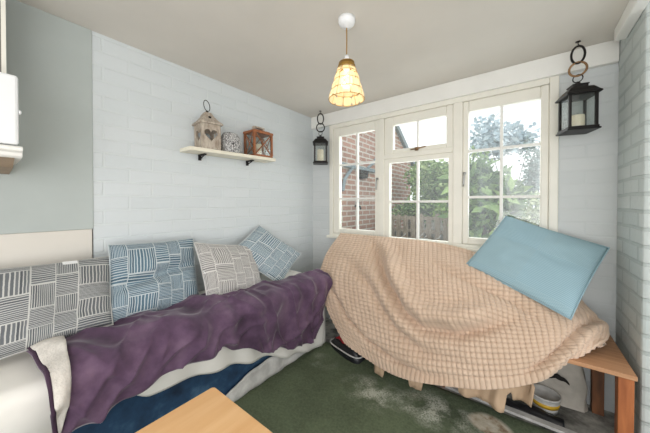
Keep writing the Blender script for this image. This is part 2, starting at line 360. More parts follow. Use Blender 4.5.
# ------------------------------------------------------------------ carpet
b = MB(); rows = []
for i in range(61):
    y = lerp(-3.35, -.385, i/60.); row = []
    for j in range(61):
        x = lerp(.40, 3.3, j/60.); e = max(0, (y+.48)/.095)
        row.append((x, y + (.012*nz((x*6, 0, 0), 1, 3) if i == 60 else 0), .004 + .022*math.sin(min(1, e)*PI)*(.7+.5*nz((x*4, y, 0), 1, 1)) + .002*nz((x*3, y*3, 0), 1, 2)+.002))
    rows.append(row)
tag(b.grid(rows).build('carpet', 'carpet', smooth=True), 'dark green carpet with dusty white patches covering the floor', 'carpet')
# ------------------------------------------------------------------ sofa along the left wall
YF, YN = -.405, -2.75
sofa = empty('sofa', (0, -1.5, 0), 0, 'long low blue velvet sofa bed along the left brick wall', 'sofa')
so = (0, -1.5, 0)
def rel(b):
    b.v = [(p[0]-so[0], p[1]-so[1], p[2]-so[2]) for p in b.v]; return b
b = MB(); rows = []
for i in range(80):
    y = lerp(YN, YF-.02, i/79.); row = []
    for j in range(30):
        z = lerp(.02, .43, j/29.); row.append((.405 + .012*nz((y*3, z*4, 0), 1, 5) + .012*math.sin(y*9+z*5)*(1-z), y, z))
    rows.append([(.02, y, .02)] + row + [(.02, y, .43)])
b.grid(rows); n = len(rows[0]); b.f += [tuple(range(n)), tuple(range(79*n, 80*n))[::-1]]
rel(b).build('base', 'blue_velvet', sofa, smooth=True)
b = MB(); b.box(.02, .475, YN, YF-.012, .432, .555); rel(b).build('mattress', 'sheet', sofa, bevel=.04)
b = MB(); rows = []
for i in range(24):
    y = lerp(-1.36, -.62, i/23.); hh = .12*math.sin(i/23.*PI)**.6+.004
    rows.append([(.432 + .004*math.sin(y*40)+.01*(1-q/5.), y, .01 + hh*q/5.) for q in range(6)])
b.grid(rows); rel(b).build('hem_lining', 'grey_white', sofa, smooth=True, solid=.004)
# white sheet over it
hemz = [(-2.75, .36), (-2.0, .36), (-1.8, .385), (-1.7, .325), (-1.485, .302), (-1.31, .256), (-1.06, .186), (-.765, .07), (-.47, .006), (-.40, .006)]
def sheet_path(s):      # s in 0..1 -> plan point, outward normal, inner point
    L1 = (YF-.06) - YN; L2 = .094; L3 = .40; t = s*(L1+L2+L3)
    if t < L1: y = YN + t; return Vector((.505, y)), Vector((1, 0)), Vector((.012, y))
    if t < L1+L2:
        a = (t-L1)/L2*PI/2; return Vector((.445+.06*math.cos(a), YF-.06+.06*math.sin(a))), Vector((math.cos(a), math.sin(a))), Vector((.012+.1*a, YF-.06-.02*a))
    q = (t-L1-L2)/L3; return Vector((.445-.40*q, YF)), Vector((0, 1)), Vector((lerp(.2, .03, q), YF-.09))
b = MB(); rows = []; NS = 190
for i in range(NS+1):
    s = i/NS; p, nrm, q = sheet_path(s); y = p.y
    hz = interp(y, hemz) if nrm.y < .5 else .03; row = []
    for j in range(12):
        t = j/11.; g = q.lerp(p - nrm*.05, t); row.append(Vector((g.x, g.y, .572 + .008*nz((g.x*7, g.y*5, 0), 1, 4))))
    for j in range(1, 7):
        a = j/6.*PI/2; g = p - nrm*.05 + nrm*.05*math.sin(a); row.append(Vector((g.x, g.y, .522+.05*math.cos(a) + .008*nz((g.x*7, g.y*5, 0), 1, 4)*(1-j/6.))))
    for j in range(1, 17):
        t = j/16.; z = lerp(.522, hz + .006*math.sin(y*23) , t)
        g = p + nrm*((.010*math.sin(y*26 + 2*nz((y, 0, 0), 3)) + .012*nz((y*5, z*3, 0), 1, 6) - .03*t)*t if nrm.y < .5 else .003*nz((p.x*20, z*3, 0), 1, 8)); row.append(Vector((g.x, g.y, z)))
    rows.append(row)
sh = b.grid(rows).build('bed_sheet', 'sheet', smooth=True, solid=.003)
tag(sh, 'white cotton sheet draped over the blue sofa, hem hanging down its front', 'sheet')
# ------------------------------------------------------------------ purple throw
purz = [(-2.05, .392), (-1.96, .386), (-1.874, .382), (-1.79, .392), (-1.68, .43), (-1.53, .42), (-1.38, .42), (-1.31, .378), (-1.06, .262), (-.765, .163), (-.58, .135), (-.4, .14)]
backx = [(-2.05, .20), (-1.9, .215), (-1.77, .22), (-1.4, .20), (-.99, .31), (-.75, .355), (-.55, .395), (-.38, .385)]
def purple_pt(a, t, off=0.0):
    """a 0..1 along the sofa near->far, t 0..1 from back edge over the front edge to the hem"""
    ynear = -2.05 + .045*t; yfar = lerp(-.415, -.60, max(0, (t-.3)/.7)); y = lerp(ynear, yfar, a)
    xb = interp(y, backx); zh = interp(y, purz) + .006*math.sin(y*30)
    L1 = .475 - xb; L2 = .09; L3 = max(.02, .525 - zh); d = t*(L1+L2+L3)
    R = .056 + off
    # fold relief
    fold = 0
    for (a0, t0, a1, t1, amp, wd) in ((.10, .15, .30, .62, .016, .05), (.22, .05, .38, .95, .020, .045), (.40, .1, .47, .9, .016, .035), (.33, .0, .55, .55, .014, .05), (.52, .25, .60, 1., .016, .03), (.66, .0, .62, .8, .013, .04), (.74, .2, .80, 1., .014, .035), (.86, .0, .84, .9, .012, .03), (.93, .1, .96, .8, .010, .025), (.05, .0, .08, 1., .008, .03)):
        dx, dy = a1-a0, t1-t0; q = max(0, min(1, ((a-a0)*dx + (t-t0)*dy)/(dx*dx+dy*dy)))
        w = math.hypot(a-(a0+dx*q) + .02*nz((a*9, t*9, 0), 1, 9), (t-(t0+dy*q))*.45)*1.25; fold += 1.5*amp*math.exp(-(w/wd)**2)
    fold += .022*max(0, 1-abs(nz((a*7.5+t*2.2, t*1.6, 3), 1, 17))*3.0)**3*min(1, t*2.2) + .020*max(0, 1-abs(nz((a*12-t*2.6, t*1.2, 0), 1, 15))*2.4)**3 - .004 + .012*nz((y*4.2, t*2.3, 0), 1, 11) + .006*nz((y*11, t*6, 0), 1, 12) + .010
    fold = max(fold + .005*abs(nz((a*16+t*3, t*3, 0), 1, 14)), .003)
    if d < L1:
        back = .012*math.exp(-(d/.04)**2)
        return Vector((xb + d, y, .590 + off + fold*.7 + back + .012*math.sin(d/L1*PI)))
    if d < L1+L2:
        q = (d-L1)/L2*PI/2; return Vector((.475 + (R+fold)*math.sin(q), y, .528 + (.062+off+fold*.7)*math.cos(q)))
    q = (d-L1-L2)/L3; return Vector((.475 + R + fold*(1+.3*q) - .008*q, y, lerp(.528, zh, q)))
b = MB(); NA, NTT = 210, 56
rows = [[purple_pt(i/NA, j/NTT) for j in range(NTT+1)] for i in range(NA+1)]
throw = b.grid(rows).build('throw_blanket', 'purple', smooth=True, solid=.006)
tag(throw, 'purple plush throw blanket spread along the front of the sofa', 'blanket')
b = MB(); rows = []
for j in range(41):
    t = lerp(.03, .99, j/40.); w = .058*(1-t)**.65+.004
    rows.append([purple_pt(.004 + w*q/8., t, .007 + .012*math.sin(q/8.*PI)*(1-t)) + Vector((0, 0, .004)) for q in range(9)])
fl = b.grid(rows).build('turned_back_lining', 'lining', throw, smooth=True, solid=.004); fl['label'] = 'cream fleece lining showing at the turned back corner'
b = MB(); b.tube([purple_pt(.003, lerp(.0, 1, j/40.), .010) for j in range(41)], .006, 6)
b.build('binding', 'purple_edge', throw, smooth=True)
# ------------------------------------------------------------------ cushions
def cushion(name, mat, TL, TR, BR, BL, T, label, cat='cushion', group=None, pinch=.05, fold=None, seed=0, N=34, tagpos=None, tagsize=.03):
    TL, TR, BR, BL = map(Vector, (TL, TR, BR, BL)); ctr = (TL+TR+BR+BL)/4
    nrm = (TR-BL).cross(TL-BR).normalized()
    if nrm.dot(Vector((CX, CY, CZ))-ctr) < 0: nrm = -nrm
    def surf(s, t, side):
        p = TL.lerp(TR, s).lerp(BL.lerp(BR, s), t); a, c = 2*s-1, 2*t-1
        pin = pinch*((1-a*a)*abs(c)**3*.9); pin2 = pinch*((1-c*c)*abs(a)**3*.9)
        p = p + (ctr-p)*0 - ((BL-TL)*(c*pin*.5) ) - ((TR-TL)*(a*pin2*.5))
        w = max(0, (1-abs(a)**3.2)*(1-abs(c)**3.2))**.6
        h = T*w*(1 + .22*nz((s*3, t*3, 0), 1, seed)) + .012*w*nz((s*7, t*7, 0), 1, seed+3)
        if fold and side > 0:
            (s0, t0, s1, t1, am) = fold; dx, dy = s1-s0, t1-t0; q = max(0, min(1, ((s-s0)*dx+(t-t0)*dy)/(dx*dx+dy*dy)))
            h -= am*w*math.exp(-(math.hypot(s-s0-dx*q, t-t0-dy*q)/.06)**2)
        return p + nrm*(h*side*(1.0 if side > 0 else .75))
    b = MB(); uvs = []
    for side in (1, -1):
        o = len(b.v)
        for i in range(N+1):
            for j in range(N+1):
                b.v.append(tuple(surf(i/N, j/N, side) - ctr)); uvs.append((i/N, j/N))
        for i in range(N):
            for j in range(N):
                q = (o+i*(N+1)+j, o+i*(N+1)+j+1, o+(i+1)*(N+1)+j+1, o+(i+1)*(N+1)+j); b.f.append(q if side > 0 else q[::-1])
    o = b.build(name, mat, smooth=True); o.location = ctr
    uvl = o.data.uv_layers.new(name='UVMap')
    for lp in o.data.loops: uvl.data[lp.index].uv = uvs[lp.vertex_index]
    md = o.modifiers.new('Weld', 'WELD'); md.merge_threshold = .0004
    # seam piping round the edge
    e = MB(); pts = [surf(q/24., 0, 1) for q in range(24)] + [surf(1, q/24., 1) for q in range(24)] + [surf(1-q/24., 1, 1) for q in range(24)] + [surf(0, 1-q/24., 1) for q in range(24)]
    e.tube([p-ctr for p in pts], .0035, 5, True); e.build('seam', mat, o, smooth=True)
    if tagpos:
        s, t, du, dv = tagpos; p0 = surf(s, t, 1)-ctr+nrm*.004; ex = (TR-TL).normalized()*du; ey = (BL-TL).normalized()*dv
        g = MB(); g.add([p0, p0+ex, p0+ex+ey+nrm*.012, p0+ey+nrm*.012, p0+nrm*.002, p0+ex+nrm*.002, p0+ex+ey+nrm*.014, p0+ey+nrm*.014], [(0,1,2,3), (4,7,6,5), (0,4,5,1), (1,5,6,2), (2,6,7,3), (3,7,4,0)])
        tg = g.build('care_label', 'tag', o); tg['label'] = 'small white fabric care label'
    return tag(o, label, cat, group)
G4 = 'line patterned cushions along the sofa'
cushion('cushion', 'w_grey', (.075, -2.23, .915), at(112, 256, x=.09), at(112, 325, x=.27), (.28, -2.25, .60), .062, 'charcoal grey cushion with cream line pattern at the near end of the sofa', group=G4, fold=(.1, .8, 1, .72, .025), seed=1, tagpos=(.62, .025, .05, .02))
cushion('cushion', 'w_blue', at(108, 245, x=.085), at(193, 238, x=.07), at(200, 306, x=.24), at(106, 326, x=.25), .055, 'denim blue line patterned cushion beside the charcoal one, sagging across its middle', group=G4, fold=(.0, .62, 1, .36, .045), seed=2)
cushion('cushion', 'w_taupe', at(194, 243, x=.15), at(252, 245, x=.11), at(264, 291, x=.30), at(207, 302, x=.33), .052, 'taupe grey line patterned cushion, third along the sofa with a white side label', group=G4, seed=3, tagpos=(.0, .5, .035, .022))
A = at(259, 225, x=.035); B_ = at(301, 254, x=.17); C_ = at(280, 285, x=.29); D_ = A + C_ - B_
cushion('cushion', 'w_teal', A, B_, C_, D_, .042, 'dusty blue line patterned cushion tipped onto its corner at the far end of the sofa', group=G4, seed=4, tagpos=(.58, .01, .03, .015))
# ------------------------------------------------------------------ window bench
bench = empty('bench', (1.36, -.25, 0), 0, 'plywood topped timber bench under the window, mostly hidden by the beige blanket', 'bench')
so = (1.36, -.25, 0)
b = MB(); b.box(1.34, 2.176, -.502, -.012, .437, .456); rel(b).build('bench_top', 'ply', bench, bevel=.002)
for x0, y0, mt in ((2.122, -.492, 'post'), (2.105, -.075, 'post_dark'), (1.37, -.36, 'post'), (1.37, -.075, 'post_dark')):
    b = MB(); b.box(x0, x0+.048, y0, y0+.05, .001 if y0 > -.45 else .022, .437); rel(b).build('leg', mt, bench, bevel=.003)
b = MB(); b.box(1.42, 2.105, -.065, -.04, .38, .437); rel(b).build('rail', 'post_dark', bench)
# ------------------------------------------------------------------ big beige waffle blanket
tops = [(.40, .888), (.62, .888), (.85, .886), (1.08, .884), (1.30, .872), (1.50, .835), (1.70, .76), (1.88, .69), (2.06, .612)]
hems = [at(346, 343, y=-.52), at(366, 359, y=-.56), at(392, 374, y=-.60), at(421, 383, y=-.63), at(455, 388.5, y=-.64), at(493, 390.5, y=-.63), at(533, 384, y=-.585), at(568, 365, y=-.50), at(603, 346, y=-.37)]
bul = [Vector((-.20, -.06, .05)), Vector((-.09, -.07, .08)), Vector((-.03, -.07, .10)), Vector((0, -.085, .11)), Vector((0, -.09, .115)), Vector((0, -.095, .115)), Vector((0, -.085, .095)), Vector((.03, -.06, .05)), Vector((.055, .02, -.02))]
def cr(P, a):
    n = len(P)-1; x = a*n; i = min(int(x), n-1); t = x-i
    p0, p1, p2, p3 = P[max(i-1, 0)], P[i], P[i+1], P[min(i+2, n)]
    return .5*((2*p1) + (p2-p0)*t + (2*p0-5*p1+4*p2-p3)*t*t + (3*p1-p0-3*p2+p3)*t**3)
TOP = [Vector((x, -.058, z)) for x, z in tops]
def blanket_pt(a, c):
    t0 = cr(TOP, a); h = cr(hems, a); bu = cr(bul, a); p = t0.lerp(h, c) + bu*math.sin(PI*c**1.15)
    p += Vector((0, -.03, .0))*math.exp(-((c-.02)/.05)**2)*0
    return p
NA, NB, KA, KB = 56*7, 38*7, 56, 38
base = [[blanket_pt(i/NA, j/NB) for j in range(NB+1)] for i in range(NA+1)]
def ac(u, v):        # surface coordinates of a sight line on the blanket
    d = (at(u, v, y=-.3) - Vector((CX, CY, CZ))).normalized(); best = None
    for i in range(0, NA+1, 4):
        for j in range(0, NB+1, 4):
            e = (base[i][j]-Vector((CX, CY, CZ))); q = (e - d*e.dot(d)).length
            if best is None or q < best[0]: best = (q, i/NA, j/NB)
    return best[1:]
creases = []
for am, wd, ridge, pix in ((.036, .028, .9, [(372, 236), (381, 262), (389, 288), (402, 311), (424, 330), (456, 336), (490, 326), (515, 318)]),
                           (.018, .028, .8, [(350, 262), (366, 282), (380, 305), (396, 330), (420, 350), (455, 358)]),
                           (.015, .015, .2, [(329, 268), (334, 292), (347, 318), (366, 341), (392, 361), (425, 374), (460, 379)]),
                           (.016, .020, .8, [(598, 318), (580, 330), (566, 347), (548, 364), (525, 376)]),
                           (.012, .030, .6, [(430, 262), (470, 282), (510, 300), (545, 325)]),
                           (.010, .026, .6, [(430, 246), (450, 250), (480, 258)])):
    creases.append((am, wd, ridge, [ac(*p_) for p_ in pix]))
def crease(a, c):
    t_ = 0
    for am, wd, ridge, P in creases:
        best = None; n = len(P)-1
        for q, ((a0, c0), (a1, c1)) in enumerate(zip(P, P[1:])):
            dx, dy = (a1-a0)*1.75, c1-c0; L2 = dx*dx+dy*dy+1e-9; px, py = (a-a0)*1.75, c-c0
            f = max(0, min(1, (px*dx+py*dy)/L2)); ds = math.hypot(px-dx*f, py-dy*f)
            if best is None or ds < best[0]: best = (ds, (q+f)/n, dx*py-dy*px)
        w, along, sd = best; w *= 1
        if w > wd*6: continue
        env = min(1, min(along, 1-along)*4+.15); k1 = wd*1.3; w = w if sd > 0 else -w
        t_ += 2.0*am*env*(-math.exp(-(w/k1)**2) + ridge*math.exp(-((w+k1*2.1)/(k1*1.5))**2))
    return t_
verts = []; cell = []
for i in range(NA+1):
    for j in range(NB+1):
        a, c = i/NA, j/NB; p = base[i][j]
        du = base[min(i+1, NA)][j] - base[max(i-1, 0)][j]; dv = base[i][min(j+1, NB)] - base[i][max(j-1, 0)]
        n = dv.cross(du).normalized()
        if n.y > 0: n = -n
        dsp = .016*nz((a*5, c*4, 0), 1, 21) + .005*nz((a*10, c*9, 0), 1, 22)
        dsp += crease(a + .006*nz((a*6, c*6, 0), 1, 23), c + .012*nz((a*6, c*6, 5), 1, 24))
        hemband = c > .965
        dsp *= min(1, c*9)
        fu, fv = a*KA, c*KB; su, sv = abs(math.sin(PI*fu)), abs(math.sin(PI*fv)); bump = (su*sv)**.5
        if hemband or a < .012 or a > .99: bump = .8*su**.5 if hemband else .8*sv**.5
        q = p + n*(dsp + .0085*bump)
        q.y = min(q.y, -.053)
        verts.append(q); cell.append(1-bump)
b = MB(); nn = NB+1
b.v = [tuple(p) for p in verts]; b.f = [(i*nn+j, (i+1)*nn+j, (i+1)*nn+j+1, i*nn+j+1) for i in range(NA) for j in range(NB)]
wb = b.build('waffle_blanket', 'waffle', smooth=True, solid=.006)
at2 = wb.data.attributes.new('cell', 'FLOAT', 'POINT'); at2.data.foreach_set('value', cell)
tag(wb, 'large beige waffle textured fleece blanket heaped over the bench below the window', 'blanket')
# beige sheet below
b = MB(); hz = [(.96, .22), (.98, .04), (1.06, .03), (1.08, .21), (1.21, .20), (1.23, .03), (1.30, .02), (1.32, .22), (1.50, .22), (1.515, .125), (1.60, .115), (1.66, .12), (1.715, .115), (1.725, .20), (1.75, .22), (1.76, .18), (1.825, .19), (1.835, .30)]
rows = []
for i in range(160):
    x = lerp(.965, 1.835, i/159.); zb = interp(x, hz)
    rows.append([(x + .006*math.sin(x*50+q), -.512 - .022*math.sin(x*38)*(q/10.) - .008*math.sin(x*90)*(q/10.) - .02*q/10., lerp(.36, zb, q/10.)) for q in range(11)])
tag(b.grid(rows).build('valance', 'beige_cloth', smooth=True, solid=.003), 'beige cotton sheet hanging in folds below the waffle blanket hem', 'sheet')
# big blue cushion
cushion('cushion', 'blue_rib', at(506, 216, y=-.075), at(610, 248, y=-.10), at(572, 320, y=-.44), at(466, 265, y=-.27), .048, 'large plain light blue ribbed cushion resting on the beige blanket against the window', seed=9, pinch=.03, fold=(.1, .35, .7, .45, .012))
# ------------------------------------------------------------------ things under the bench
b = MB(); b.lathe([(.060, 0), (.066, .03), (.0685, .045), (.0735, .085), (.076, .116), (.079, .118), (.079, .128), (.072, .128), (.070, .10)], n=32)
tub = b.build('tub', 'grey_white', smooth=True); tub.location = (1.895, -.19, .001); tub.scale = (.92, .92, .70)
tag(tub, 'round white plastic tub with a mustard yellow stripe under the bench', 'tub')
b = MB(); b.lathe([(.0694, .046), (.0738, .082)], n=32, cap=False); b.build('stripe', 'yellow', tub, smooth=True, solid=.001)
b = MB(); rows = []
for i in range(25):
    t = i/24.; z = .30*t; row = []
    for k in range(33):
        a = 2*PI*k/32; w = (1-.35*t**3)*(1+.10*nz((math.cos(a)*2, math.sin(a)*2, t*4), 1, 31)); cs, sn = math.cos(a), math.sin(a)
        row.append((.115*w*math.copysign(abs(cs)**.6, cs), .052*w*math.copysign(abs(sn)**.6, sn)*(1-.75*t**4), z))
    rows.append(row)
b.grid(rows); b.f.append(tuple(range(33)))
M['sack'] = plain('greyish white sack', (184, 178, 168), .6, var=.2, scale=12)  # greyed white with random variation
sack = b.build('sack', 'sack', smooth=True); sack.location = (1.965, -.065, .001); sack.scale = (1.05, .9, 1.1)
# (sits behind the tub)
tag(sack, 'white plastic sack with a black arched mark standing behind the tub', 'sack')
def sackfront(x, z): return Vector((x, -.062, z))
b = MB(); pts = []
for i in range(13):
    q = i/12.; pts.append((-.06+.10*q, .135 + .028*math.sin(q*PI) + .006*abs(math.sin(q*PI*3))))
up = [sackfront(x, z) for x, z in pts]; dn = [sackfront(x, .132 + .012*math.sin(i/12.*PI) - .006*abs(math.sin(i/12.*PI*2.5))) for i, (x, z) in enumerate(pts)]
b.grid([up, dn]); b.build('printed_mark', 'black', sack, solid=.002)
b = MB(); b.box(1.40, 2.16, -.362, -.322, .001, .016); tag(b.build('batten', 'grey_white', bevel=.002), 'dirty white wooden batten on the floor along the carpet edge', 'batten')
b = MB(); rows = []
for i in range(60):
    x = lerp(1.36, 1.97, i/59.); rows.append([(x, -.315 + .075*q/9. + .008*nz((x*9, 0, 0), 1, 4), .003 + .035*math.sin(q/9.*PI)*(.5+.8*abs(nz((x*9, q*.5, 0), 1, 41))) ) for q in range(10)])
tag(b.grid(rows).build('plastic_sheeting', 'black_plastic', smooth=True, solid=.002), 'crumpled black plastic sheeting on the floor in front of the white tub', 'plastic sheet')
b = MB(); rows = []   # soft black bag by the sofa
for i in range(15):
    t = i/14.; rows.append([((.165*(1-.25*t**2))*math.copysign(abs(math.cos(2*PI*k/28))**.5, math.cos(2*PI*k/28)), (.08*(1-.3*t**2))*math.copysign(abs(math.sin(2*PI*k/28))**.5, math.sin(2*PI*k/28)), .085*t + .01*nz((k*.4, t*3, 0), 1, 51)*t) for k in range(29)])
b.grid(rows); b.f += [tuple(range(28)), tuple(range(14*29, 14*29+28))]
bag = b.build('bag', 'black_plastic', smooth=True); bag.location = (.70, -.40, .001); bag.rotation_euler = (0, 0, -.25)
tag(bag, 'flat black bag with white piping on the floor between sofa and bench', 'bag')
b = MB(); b.tube([((.166)*math.copysign(abs(math.cos(2*PI*k/28))**.5, math.cos(2*PI*k/28)), .0815*math.copysign(abs(math.sin(2*PI*k/28))**.5, math.sin(2*PI*k/28)), .05) for k in range(28)], .005, 6, True)
b.build('piping', 'grey_white', bag, smooth=True)
b = MB(); rows = []
for i in range(16):
    t = i/15.; rows.append([(lerp(-.10, .10, k/20.), lerp(-.05, .05, t)+.01*math.sin(k*.5), .004 + .035*math.sin(t*PI)*(.6+.5*math.sin(k*.9)**2)*math.sin(k/20.*PI)**.5) for k in range(21)])
rc = b.grid(rows).build('red_cloth', 'red', smooth=True, solid=.004); rc.location = (.70, -.40, .092); rc.rotation_euler = (0, 0, -.25)
tag(rc, 'bundled red cloth lying on the black bag beside the sofa', 'cloth')
b = MB(); rows = []
for i in range(25):
    t = i/24.; row = []
    for k in range(41):
        a = 2*PI*k/40; w = (math.sin(PI*min(1, .18+.82*t))**.6 if t < .92 else .28+.25*(t-.92)/.08)*(1+.16*nz((math.cos(a)*2.2, math.sin(a)*2.2, t*4), 1, 61)+.05*math.sin(a*9+t*3)); row.append((.18*w*math.cos(a), .095*w*math.sin(a), .40*t))
    rows.append(row)
b.grid(rows); b.f += [tuple(range(40)), tuple(range(24*41, 24*41+40))]
bb = b.build('gap_darkener', 'black_plastic', smooth=True); bb.location = (.82, -.18, .001)  # added dark lump standing in for the shade in this gap
tag(bb, 'black lump added to darken the gap between sofa end and bench', 'dark filler')
b = MB(); b.box(-.05, .05, -.035, .035, 0, .10); wbx = b.build('carton', 'grey_white', bevel=.004); wbx.location = (.575, -.22, .001); wbx.rotation_euler = (0, 0, .3)
g = MB(); g.add([(-.05, -.035, .1), (.05, -.035, .1), (.05, -.06, .135), (-.05, -.06, .135)], [(0, 1, 2, 3)]); g.build('flap', 'grey_white', wbx, solid=.002)
tag(wbx, 'small white carton in the dark gap behind the black bag', 'box')
# ------------------------------------------------------------------ coffee table in the foreground
tab = empty('coffee_table', (1.13, -1.93, 0), 0, 'light orange wooden coffee table, its corner showing in the foreground', 'table')
so = (1.13, -1.93, 0)
b = MB(); x0, x1, y0, y1, r = .815, 1.46, -2.3, -1.59, .015
poly = []
for cx, cy, a0 in ((x1-r, y1-r, 0), (x0+r, y1-r, PI/2), (x0+r, y0+r, PI), (x1-r, y0+r, 1.5*PI)):
    poly += [Vector((cx + r*math.cos(a0+q*PI/8), cy + r*math.sin(a0+q*PI/8), .422)) for q in range(5)]
b.prism(poly, Vector((0, 0, .028))); rel(b).build('table_top', 'table', tab, bevel=.004)
for x, y in ((.84, -1.66), (1.39, -1.66), (.84, -2.27), (1.39, -2.27)):
    b = MB(); b.box(x, x+.045, y, y+.045, .012, .422); rel(b).build('leg', 'table', tab, bevel=.004)
b = MB(); b.box(.885, 1.39, -1.65, -1.63, .36, .422); rel(b).build('apron', 'table', tab)
# ------------------------------------------------------------------ wall shelf and what stands on it
P0 = at(180, 148.0, x=.145); P0.y = at(180, 149, x=.004).y; P1 = at(276, 161.5, x=.145); tilt = math.atan2(P1.z-P0.z, P1.y-P0.y)
shelf = empty('wall_shelf', (0, P0.y, P0.z), 0, 'narrow cream wooden shelf on the left brick wall', 'shelf'); shelf.rotation_euler = (tilt, 0, 0)
SL = (P1-P0).length
b = MB(); b.box(.003, .145, 0, SL, 0, .024); b.build('board', 'shelf', shelf, bevel=.003)
for yy in (.13, .52):
    b = MB(); b.box(.003, .014, yy-.009, yy+.009, -.040, -.001); b.box(.014, .085, yy-.009, yy+.009, -.010, -.001)
    b.tube([(.010, yy, -.034), (.04, yy, -.022), (.07, yy, -.010)], .004, 6); b.build('bracket', 'black', shelf)
def shelf_z(y): return P0.z + math.tan(tilt)*(y-P0.y) + .0245
# heart lantern ---------------------------------------------------
def heart(n=40, s=1.0):
    pts = []
    for i in range(n):
        t = 2*PI*i/n; pts.append((16*math.sin(t)**3/17.*s, (13*math.cos(t)-5*math.cos(2*t)-2*math.cos(3*t)-math.cos(4*t)+2.5)/17.*s))
    return pts
yl = -1.205
hl = empty('heart_lantern', (.078, yl, shelf_z(yl)), 0, 'whitewashed wooden lantern with heart cut-outs and a wire ring on the shelf', 'lantern'); hl.rotation_euler = (tilt, 0, -.12)
hw, hh = .059, .165
b = MB(); b.box(-hw-.004, hw+.004, -hw-.004, hw+.004, 0, .012); b.build('base', 'driftwood', hl, bevel=.002)
for r_ in range(4):
    R = Matrix.Rotation(r_*PI/2, 4, 'Z'); b = MB(); hp = [(x, z+hh*.54) for x, z in heart(40, .047)]
    outer = []
    for x, z in hp:      # match each heart vertex to the outline of the side
        dx, dz = x, z-hh*.54; m = max(abs(dx)/hw, abs(dz)/(hh*.46) if dz > 0 else abs(dz)/(hh*.54-.012)); m = max(m, 1e-4); outer.append((dx/m, hh*.54+dz/m))
    n = len(hp); vs = []
    for yy in (-hw, -hw+.008):
        lim = hw - .0005
        vs += [R @ Vector((x, yy, z)) for x, z in hp] + [R @ Vector((max(-lim, min(lim, x)), yy, z)) for x, z in outer]
    fs = []
    for i in range(n):
        j = (i+1) % n; fs += [(i, j, n+j, n+i), (2*n+i, 3*n+i, 3*n+j, 2*n+j), (i, 2*n+i, 2*n+j, j)]
    b.add(vs, fs)
    # corner fill strips keep the side rectangular
    for sx in (-1, 1): b.box(sx*hw-.006, sx*hw+.006, -hw-.001, -hw+.010, .012, hh, R)
    b.box(-hw, hw, -hw-.001, -hw+.009, .012, .03, R); b.box(-hw, hw, -hw-.001, -hw+.009, hh-.022, hh, R)
    b.build('heart_panel', 'driftwood', hl)
b = MB(); prof = [(.078, hh), (.076, hh+.010), (.055, hh+.030), (.036, hh+.056), (.027, hh+.076), (.022, hh+.080), (.022, hh+.086)]
b.lathe([(r*1.414, z) for r, z in prof], n=4); ro = b
ro.v = [tuple(Matrix.Rotation(PI/4, 3, 'Z') @ Vector(p)) for p in ro.v]; rf = ro.build('roof', 'driftwood', hl, bevel=.002)
b = MB(); b.prism([Vector((x, -.048, z+hh+.046)) for x, z in heart(24, .010)], Vector((0, .004, 0)))
b.v = [tuple(Matrix.Rotation(PI/2, 3, 'Z') @ Vector(p)) for p in b.v]; b.build('small_heart', 'black', rf)
b = MB(); b.lathe([(.008, hh+.086), (.010, hh+.092), (.006, hh+.102)], n=12); b.ring((0, 0, hh+.135), .036, .0025, (.25, -.66, 0), (0, -.1, 1), 28); b.build('ring_handle', 'black', hl, smooth=True)
# mosaic pot ------------------------------------------------------
yl = -1.03
b = MB(); rows = []
for i in range(21):
    t = i/20.; z = .145*t; w = .054 + .016*math.sin(PI*t**.9) - .010*t**6
    rows.append([(w*.72*math.copysign(abs(math.cos(2*PI*k/32))**.7, math.cos(2*PI*k/32)), w*1.12*math.copysign(abs(math.sin(2*PI*k/32))**.7, math.sin(2*PI*k/32)), z) for k in range(33)])
for w in (.044, .038): rows.append([(x*w/.05*1.0, y*w/.05*1.0, .145) for x, y, z in rows[20]])
rows.append([(x, y, .03) for x, y, z in rows[-1]]); b.grid(rows); b.f += [tuple(range(32)), tuple(range(23*33, 23*33+32))]
pot = b.build('vase', 'mosaic', smooth=True); pot.location = (.078, yl, shelf_z(yl)+.001); pot.rotation_euler = (tilt, 0, 0)
tag(pot, 'small squat black and white scratched vase between the two shelf lanterns', 'vase')
# red brown lantern -----------------------------------------------
yl = -.775; hw, hd, hh = .086, .058, .196
cl = empty('wooden_lantern', (.078, yl, shelf_z(yl)), 0, 'red-brown wooden lantern with crossed bars and top handle on the shelf', 'lantern'); cl.rotation_euler = (tilt, 0, 0)
b = MB(); b.box(-hd-.006, hd+.006, -hw-.006, hw+.006, 0, .016); b.build('base', 'copper', cl, bevel=.002)
for sx in (-1, 1):
    for sy in (-1, 1):
        b = MB(); b.box(sx*hd-.008, sx*hd+.008, sy*hw-.008, sy*hw+.008, .016, hh-.014); b.build('post', 'copper', cl, bevel=.001)
b = MB(); b.box(-hd-.010, hd+.010, -hw-.012, hw+.012, hh-.014, hh+.004); b.box(-hd+.008, hd-.008, -hw+.01, hw-.01, hh+.004, hh+.014); tp = b.build('top', 'copper', cl, bevel=.002)
b = MB(); b.box(-.018, .018, -.05, -.036, hh+.014, hh+.042); b.box(-.018, .018, .036, .05, hh+.014, hh+.042); b.box(-.018, .018, -.05, .05, hh+.036, hh+.048); b.build('handle', 'driftwood', cl, bevel=.003)
for sx in (-1, 1):       # glazed faces with crossed bars
    g = MB(); g.box(sx*hd-.001, sx*hd+.001, -hw+.008, hw-.008, .016, hh-.014); g.build('pane', 'lantern_glass', cl)
    b = MB(); b.tube([(sx*(hd+.003), -hw+.008, .018), (sx*(hd+.003), hw-.008, hh-.016)], .005, 4); b.tube([(sx*(hd+.003), hw-.008, .018), (sx*(hd+.003), -hw+.008, hh-.016)], .005, 4); b.build('crossed_bars', 'copper', cl)
